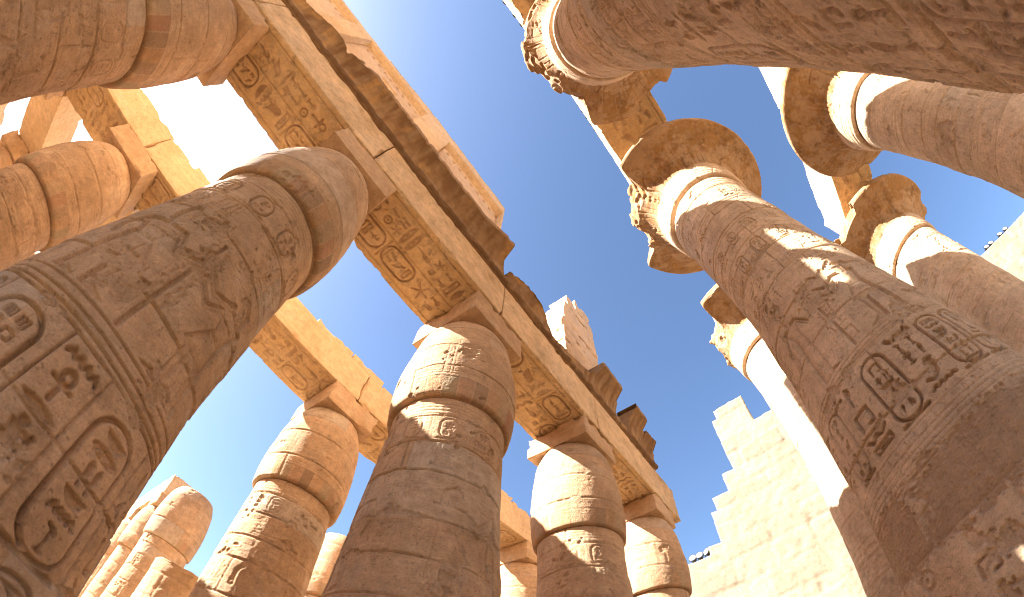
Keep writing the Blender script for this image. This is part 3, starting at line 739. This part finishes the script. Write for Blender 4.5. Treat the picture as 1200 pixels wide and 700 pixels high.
def pier():
    t = thing('broken_pier', 'lone broken pier standing on the beam, one face bright and one shaded', 'pier', (10.9, 5.2, 14.4))
    a = Acc(); rg = random.Random(8)
    z = 14.36; k = 0
    while z < 22.6:
        h = 1.02; xl = 9.05+max(0, (z-14.4))*.10; xr = 12.75; yb = 6.1
        if z > 20.3: xl = 9.75+ (z-20.3)*.35
        if z > 21.9: xl = 11.2
        a.block((xl+rg.uniform(-.04, .04), 4.6+rg.uniform(0, .03), z), (xr+rg.uniform(-.05, .05), yb-max(0, z-20)*.2, z+h-.012), .12, 300+k, .02, .14, chipw=.2, thr=.5)
        z += h; k += 1
    for i, v in enumerate(a.V): a.V[i] = v-np.array([10.9, 5.2, 14.4])
    a.build('masonry', NAVE, t)
pier()

# ------------------------------------------------------------------ great open-papyrus columns
GX, GP, GY, HX, HY = -.177, 7.654, -2.95, 7.706, -11.575
def great_decor(seed, res, bold, dense=False):
    L = 2*math.pi*1.68; q = Relief(L, 0, 15.95, res, seed); r = q.rnd; dp = .066*bold
    zs = [1.0, 2.0, 3.05, 3.98, 5.0+r.uniform(-.1, .1), 6.15, 7.2+r.uniform(-.1, .1), 8.3+r.uniform(-.15, .15), 9.35, 10.35, 10.95, 11.75, 12.4, 13.3, 14.2, 15.0]
    n = 7
    for k in range(0 if dense else n):                                          # lowest band: discs and big names
        c = L*(k+.3)/n; q.stamp('disc', c, 2.78, .34, .34, .05*bold)
        q.text(c+L/n/2, 3.0, 1.4, .42, dp, inner=.7); q.cartouche(c, 2.45, .5, 1.1, dp)
    for z in (1.2, 3.1): q.line(z, .012, .02)
    n = 0 if dense else 20
    for k in range(n):                                          # crests of serpents with discs
        c = L*k/n; q.stamp('cobra', c, 3.55, .3, .48, dp*.8, k % 2 == 0); q.stamp('disc', c, 3.9, .2, .2, dp*.8)
    for z in (3.25, 4.05, 4.14, 4.24, 4.34): q.line(z, .012, .022)
    for k in range(60): q.stampline([(L*k/60, 4.36), (L*k/60, 4.46)], .012, .02)
    q.line(4.5, .01, .02)
    c = 0                                                       # tall band of large signs
    while c < L-.3:
        w = r.uniform(.5, .66)
        if r.random() < .3: q.cartouche(c+w/2, 5.95, w*.85, 1.3, dp*1.1)
        else: q.text(c+w/2, 6.0, 4.65, w*.82, dp*1.15, inner=.75)
        c += w*1.06
    for z in (6.08, 6.2, 6.3): q.line(z, .011, .02)
    n = 6
    for k in range(n):                                          # kings before gods
        c = L*(k+.2)/n; q.figure((KING, GODDESS, OFFER)[(k+seed) % 3], c, 6.4, 2.55, .055*bold, flip=(k+seed) % 2 == 0)
        for j in range(4):
            cc = c-.45+j*.26; q.text(cc, 9.25, 8.75, .22, .03*bold); q.vline(cc+.13, 8.7, 9.3, .006, .012)
        for j in range(2): q.text(c+.68+j*.22, 8.6, 6.9, .21, .03*bold)
        q.vline(c+.56, 6.6, 8.6, .007, .014)
        q.stamp('stool', c+.85, 6.65, .5, .6, .03*bold)
    for z in (9.32, 9.42): q.line(z, .010, .018)
    n = 26
    for k in range(n): q.text(L*k/n, 9.95, 9.5, .28, .03*bold)
    q.line(10.02, .009, .016)
    n = 14
    for k in range(n):
        c = L*(k+.5*(seed % 2))/n; q.cartouche(c, 11.1, .34, .66, .034*bold); q.stamp('disc', c+L/n/2, 10.5, .24, .26, .034)
        q.cartouche(c+L/n/2, 12.1, .3, .54, .03*bold)
    for z in (11.25, 12.25, 13.6, 13.75, 14.9, 15.1, 15.3, 15.5): q.line(z, .012, .035)
    for k in range(24): q.text(L*k/24, 14.75, 14.0, .26, .03, inner=.6); q.vline(L*(k+.5)/24, 13.8, 14.85, .008, .025)
    if dense:                                                   # closer set columns of signs
        for k in range(34):
            c = L*k/34; q.text(c, 4.5, 3.15, .25, .055, inner=.7); q.vline(c+L/68, 3.12, 4.5, .006, .018); q.text(c, 8.6, 6.5, .24, .045)
        for k in range(22): q.cartouche(L*k/22, 3.0, .26, .62, .04); q.text(L*(k+.5)/22, 3.0, 2.2, .2, .055, inner=.7)
    q.joints(zs, .07, .015)
    for k in range(16): q.crack(r.uniform(0, L), r.uniform(2, 15), r.randint(6, 16), .15, .008, .02, r.uniform(0, 6))
    q.wear(.045, 1.6, zs, .006, .35, .008)
    return q, L
def great_column(pos, label, res, n, seed, bold=1.0, broken=None, restored=None, slim=False):
    t = thing('open_papyrus_column', label, 'column', (pos[0], pos[1], 0), 'great open papyrus columns of the nave')
    th = thetas(pos, n, coarse=44); q, L = great_decor(seed, max(.010, res*.8), bold, slim)
    if restored:                                                # smooth modern stone fill
        za, zb, f0, f1 = restored
        zz = q.z0+np.arange(q.nz)[:, None]*q.res; aa = (np.arange(q.ns)[None]/q.ns*360) % 360
        nn = fftnoise(q.nz, q.ns, q.res, .08, 2, 1.2, q.rng)
        d = np.minimum(np.minimum(zz-za, zb-zz), np.minimum((aa-f0) % 360, (f1-aa) % 360)*.029)
        m = sstep(0, .05, d+.09*nn); q.D = q.D*(1-.8*m)+.03*m+.006*m*fftnoise(q.nz, q.ns, q.res, .03, .6, .9, q.rng); q.P[..., :3] = (.33, .19, .095); q.P[..., 3] = m*.5
    low = [(1.64, 0), (1.62, 1.8), (1.55, 3), (1.52, 4.6), (1.49, 7)] if slim else [(1.95, 0), (1.98, .6), (1.95, 2), (1.90, 3.2), (1.78, 4.8), (1.70, 6.2), (1.56, 8.2)]
    a = Acc()
    revolve(a, low+[(1.46, 10), (1.455, 12.5), (1.51, 14.5), (1.56, 15.6), (1.56, 15.75), (1.50, 15.80), (1.50, 15.90)], th, q, L, True, .03, seed, res)
    a.build('shaft', NAVE, t)
    # capital: collar, bell, flaring rim
    out = smooth_outline([(1.52, 15.88), (1.66, 15.90), (1.72, 16.05), (1.76, 16.35), (1.80, 16.75), (1.90, 17.15), (2.12, 17.55), (2.52, 17.92), (2.98, 18.17), (3.32, 18.33)], 6)
    rim = [(3.37, 18.40), (3.375, 18.58), (3.33, 18.66), (2.2, 18.68), (0, 18.68)]
    Lc = 2*math.pi*2.4; H = 4.6; c = Relief(Lc, 0, H, .03, seed+70)
    c.P[:] = 0
    zz = np.arange(c.nz)[:, None]*c.res; xx = np.arange(c.ns)[None]/c.ns
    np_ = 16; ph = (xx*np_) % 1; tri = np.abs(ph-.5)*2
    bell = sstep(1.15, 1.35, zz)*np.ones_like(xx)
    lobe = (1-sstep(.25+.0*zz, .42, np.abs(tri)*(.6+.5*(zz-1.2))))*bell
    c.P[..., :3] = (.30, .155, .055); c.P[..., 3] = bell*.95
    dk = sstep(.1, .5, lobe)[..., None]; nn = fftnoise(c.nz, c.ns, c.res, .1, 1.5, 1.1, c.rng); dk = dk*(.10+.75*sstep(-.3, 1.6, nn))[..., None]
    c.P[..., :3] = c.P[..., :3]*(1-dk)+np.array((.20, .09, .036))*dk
    for k in range(np_*4):
        if k % 4 in (0, 1, 3): c.stampline([(Lc*(k+.5)/np_/4, 1.3), (Lc*(k+.5)/np_/4, 2.5+.5*(k % 2))], .02, .04)
    for k in range(np_): c.cartouche(Lc*(k+.5)/np_, 2.75, .34, .8, .014, paint=(.24, .12, .05, .7))
    for z in (.3, .5, .62, .74, 1.2, 2.95): c.line(z, .014, .035, .006, True)
    for k in range(9): c.stampline([(Lc*(k+c.rnd.random()*.6)/9, .1), (Lc*(k+c.rnd.random()*.6)/9, 1.15)], .01, .03)
    cs = [Lc*c.rnd.random() for _ in range(5)]
    for s_ in cs: c.crack(s_, 1.2, 12, .17, .03, .09, 1.57)
    c.hole(Lc*((math.degrees(math.atan2(-pos[1], -pos[0]))-75) % 360)/360, 2.6, .22, .9, .14)
    c.line(2.0, .010, .022, .03, True)
    n5 = fftnoise(c.nz, c.ns, c.res, .12, 3, 1.3, c.rng); c.P[..., 3] *= .65+.35*sstep(-1, .8, n5); c.P[..., :3] *= (1-.28*sstep(.3, 1.6, np.roll(n5, 40, 1)))[..., None]
    c.wear(.05, 1.6, (2.0,), .008, .2)
    def brk(RR, ZZ, TT):
        p = np.stack([np.cos(TT)*2.5, np.sin(TT)*2.5, ZZ*.8], -1); nz = fbm(p, .9, 4, seed+6); nz = .45*nz+.55*np.floor(nz*9+.6*fbm(p, 2.5, 2, seed+8))/9
        lim = 3.40-.40*sstep(.62, .65, fbm(p, 1.1, 3, seed+15))-.03*fbm(p, 3, 2, seed+16)
        for (a0, a1, rmin) in (broken or ()):
            d = (np.degrees(TT)-a0) % 360; w = (a1-a0) % 360; ins = sstep(0, 14, np.minimum(d, w-d))*(d < w)
            lim = np.where(d < w, np.minimum(lim, 3.4*(1-ins)+ins*(rmin+1.5*(nz-.5))), lim)
        over = np.maximum(0, RR-lim)
        return np.where(over > 0, lim+.10*over, RR), ZZ-0*over
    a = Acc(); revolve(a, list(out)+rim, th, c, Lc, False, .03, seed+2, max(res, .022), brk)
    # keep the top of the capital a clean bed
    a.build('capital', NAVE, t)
    a = Acc(); a.block((-1.5, -1.5, 18.684), (1.5, 1.5, 19.72), .12, seed, .012, .1); a.build('abacus', NAVE, t)
    return t
great_column((GX, GY), 'gigantic shaft sweeping across the top right corner, broken sunlit rim on its capital', .0125, 600, 2, 1.0, broken=[(30, 175, 2.45)], slim=True)
great_column((GX+GP, GY), 'giant column leaning through the right half, sunlit neck and painted flaring capital', .0135, 500, 5, 1.55, broken=[(60, 150, 2.35)], restored=(2.95, 4.0, 128, 250))
great_column((GX+2*GP, GY), 'sunlit column partly hidden behind the giant right hand column, only a chunk of rim left', .035, 180, 9, .8, broken=[(20, 150, 1.95), (185, 350, 2.2)])
great_column((HX, HY), 'far great column at the upper right edge, round brown underside of its capital showing', .025, 240, 12, .8)
great_column((HX+GP, HY), 'farther great column at the right edge, sunlit neck above a shaded shaft', .03, 200, 15, .8)
great_column((HX+2*GP, HY), 'third great column of the far row, out of sight behind the giant right hand shaft', .09, 80, 16, .8)
great_column((GX-GP, GY), 'great column of the near row, outside the top edge of the view', .08, 80, 18, .8)
great_column((HX-GP, HY), 'far row great column hidden behind the gigantic top right shaft', .09, 80, 17, .8)

def great_beam(x0, x1, y0, y1, zb, zt, label, seed):
    t = thing('great_architrave', label, 'stone beam', ((x0+x1)/2, (y0+y1)/2, zb), 'beams on the great columns')
    q = soffit(x0, x1, y0, y1, seed, .04, 1.4); a = Acc()
    a.block((x0+.015, y0, zb+.004), (x1-.015, y1, zt), .2, seed, .015, .10, relief=q)
    for i, v in enumerate(a.V): a.V[i] = v-np.array([(x0+x1)/2, (y0+y1)/2, zb])
    a.build('beam', WARM, t)
great_beam(GX-2*GP, GX-GP, -4.05, -1.35, 19.72, 22.7, 'great beam beyond the top edge of the view', 100)
great_beam(GX-GP, GX, -4.05, -1.35, 19.72, 22.7, 'great beam at the top edge, lamps in a row along its sunlit side', 101)
great_beam(GX, GX+GP, -4.05, -1.35, 19.72, 22.7, 'great beam bridging the two near giant capitals, painted underside', 102)
great_beam(HX-GP, HX, HY-1.2, HY+1.3, 19.72, 22.4, 'far great beam ending behind the gigantic top right shaft', 103)
great_beam(HX, HX+GP, HY-1.2, HY+1.3, 19.72, 22.4, 'far great beam between the two capitals at the right edge', 104)

# ------------------------------------------------------------------ pylons closing the hall
def pylon(name, label, ys, top, z1, seed, x=26.0, edge=lambda Y, Z, r, z: np.zeros(Y.shape, bool)):
    c = .14; y0, y1 = ys; yy = np.arange(y0, y1, c); zz = np.arange(0, z1, c)
    Y, Z = np.meshgrid((yy[1:]+yy[:-1])/2, (zz[1:]+zz[:-1])/2)
    m = Z < top(Y, Z)
    YV, ZV = np.meshgrid(yy, zz); rr = np.random.default_rng(seed)
    hs = np.cumsum(rr.uniform(.8, 1.9, 40)); row = np.searchsorted(hs, ZV).astype(float); lo_ = np.concatenate([[0], hs])
    h = (hs-lo_[:-1])[row.astype(int)]; fz = (ZV-lo_[row.astype(int)])/h
    off = rr.uniform(0, 2, 60)[row.astype(int)]; bw = rr.uniform(1.5, 4.2, 60)[row.astype(int)]
    bi = np.floor((YV+off)/bw); fr = (YV+off)/bw-bi
    hsh = np.sin(bi*12.99+row*78.2)*43758.5; hsh -= np.floor(hsh); h2 = np.sin(bi*39.3+row*11.7)*24634.6; h2 -= np.floor(h2)
    rc = np.searchsorted(hs, Z); m &= ~edge(Y, Z, rr.uniform(-.35, .35, 60)[rc], lo_[rc])
    ed = np.minimum(np.minimum(fr, 1-fr)*bw, np.minimum(fz, 1-fz)*h)
    n = fbm(np.stack([YV, ZV, ZV*0], -1), .9, 4, seed)
    fv = .06*(1-sstep(.0, .13, ed))*sstep(.3, .6, fbm(np.stack([YV, ZV, ZV*0+5], -1), .7, 2, seed+3))+.12*(hsh-.5)*(h2 > .6)+.04*(fbm(np.stack([YV, ZV, ZV*0], -1), 3, 3, seed+2)-.5)+.05*sstep(.62, .74, n)+.07*(n-.5)
    a = Acc(); a.sheet(yy, zz, m, x, x+5, fv, .06, seed, 'y', .92+.16*hsh)
    t = thing(name, label, 'pylon', (x+2.5, (y0+y1)/2, 0))
    for i, v in enumerate(a.V): a.V[i] = v-np.array([x+2.5, (y0+y1)/2, 0])
    a.build('masonry', PALE, t)
def left_top(Y, Z):
    return np.where(Y < -1.08, 21.8, 24.5)
def left_edge(Y, Z, r, zc):
    yb = np.interp(zc+.5, [12.0, 12.3, 14, 14.4, 16.4, 17.8, 18.6, 19.8, 21.7, 23.1, 24.7], [14, 4.7, 4.5, 4.15, 4.0, 3.2, 2.4, 1.9, 1.6, 1.3, 1.0])
    return Y > np.where(Z < 13.85, 99, yb+r)
pylon('pylon_wall', 'ruined white wall in strong sun at the bottom right, stepped broken left edge', (-5.0, 14.0), left_top, 24.6, 7, edge=left_edge)
pylon('pylon_wall', 'sunlit block wall at the far right edge with lamps along its top', (-46, -19.5), lambda Y, Z: np.full(Y.shape, 21.55), 21.8, 11)

# ------------------------------------------------------------------ lamps
def floodlight(loc, aim, size, label, group):
    t = thing('floodlight', label, 'floodlight', loc, group); t.rotation_euler = (0, 0, aim)
    def part(name, fn, mat):
        bm = bmesh.new(); fn(bm); me = bpy.data.meshes.new(name); bm.to_mesh(me); bm.free(); me.materials.append(mat)
        o = bpy.data.objects.new(name, me); COL.objects.link(o); o.parent = t; return o
    s = size; tilt = Matrix.Translation((0, 0, s*.75)) @ Matrix.Rotation(math.radians(68), 4, 'Y')
    def housing(bm):
        bmesh.ops.create_cone(bm, cap_ends=True, segments=18, radius1=s*.32, radius2=s*.5, depth=s*.6, matrix=tilt)
        bmesh.ops.create_cone(bm, cap_ends=True, segments=18, radius1=s*.54, radius2=s*.54, depth=s*.1, matrix=tilt @ Matrix.Translation((0, 0, s*.3)))
    def lens(bm): bmesh.ops.create_uvsphere(bm, u_segments=14, v_segments=8, radius=s*.42, matrix=tilt @ Matrix.Translation((0, 0, s*.34)) @ Matrix.Diagonal((1, 1, .2, 1)))
    def yoke(bm):
        for y in (-.6, .6): bmesh.ops.create_cube(bm, size=1, matrix=Matrix.Translation((0, y*s, s*.42)) @ Matrix.Diagonal((s*.1, s*.06, s*.75, 1)))
        bmesh.ops.create_cube(bm, size=1, matrix=Matrix.Translation((0, 0, s*.05)) @ Matrix.Diagonal((s*.14, s*1.26, s*.08, 1)))
    part('housing', housing, LAMP_BLACK); part('lens', lens, LAMP_GLASS); part('bracket', yoke, LAMP_BLACK)
gl = 'small lamps along the great beam'
for k, x in enumerate((-3.9, -3.1, -2.55, -1.45)):
    floodlight((x, -1.45, 22.71), 1.57, .26, 'small dark lamp on the great beam at the top edge of the view', gl)
for k, x in enumerate((2.15, 2.5, 2.85, 3.25, 3.6, 3.95)):
    floodlight((x, -1.45, 22.71), 1.57, .22, 'small dark lamp in the row between the two giant capitals', gl+' between the capitals')
for k, (y, z) in enumerate(((6.1, 13.87), (5.65, 13.87))):
    floodlight((26.4, y, z), 3.14, .5, ['left lamp of the pair on the ledge of the ruined white wall', 'right lamp of the pair on the ledge of the ruined white wall'][k], 'lamps on the ruined white wall')
floodlight((26.4, 5.1, 13.87), 2.6, .55, 'single lamp on the ruined white wall, nearest its stepped edge', 'lamps on the ruined white wall')
for k, y in enumerate((-24.3, -24.9, -26.2, -27.0)):
    floodlight((26.4, y, 21.56), 3.14, .5, 'black lamp on the top edge of the block wall at the far right', 'lamps on the right block wall')
floodlight((bx(1)-.6, ROW5+2.5*ROWGAP, 14.25), -2.0, .6, 'tiny dark lamp by the distant columns at the lower left', None)

# ------------------------------------------------------------------ ground and outer wall
def ground():
    n = 140; u = np.linspace(-1, 1, n); u = np.sign(u)*np.abs(u)**3*900
    X, Y = np.meshgrid(u, u); Z = .06*(fbm(np.stack([X, Y, X*0], -1), .3, 3, 2)-.5)*np.exp(-np.hypot(X, Y)/200)
    a = Acc(); a.grid(np.stack([X, Y, Z], -1)); o = a.build('ground', SAND); struct(o)
ground()
def outer_wall():
    a = Acc(); yy = np.arange(-16, 26, .5); zz = np.arange(0, 11.6, .5)
    m = np.ones((len(zz)-1, len(yy)-1), bool); XV, ZV = np.meshgrid(yy, zz)
    a.sheet(yy, zz, m, 52, 54, .15*(fbm(np.stack([XV, ZV, ZV*0], -1), .8, 3, 3)-.5), .1, 4)
    o = a.build('outer_wall', PALE); tag(o, 'low outer wall far behind the distant columns at the lower left', 'wall')
outer_wall()
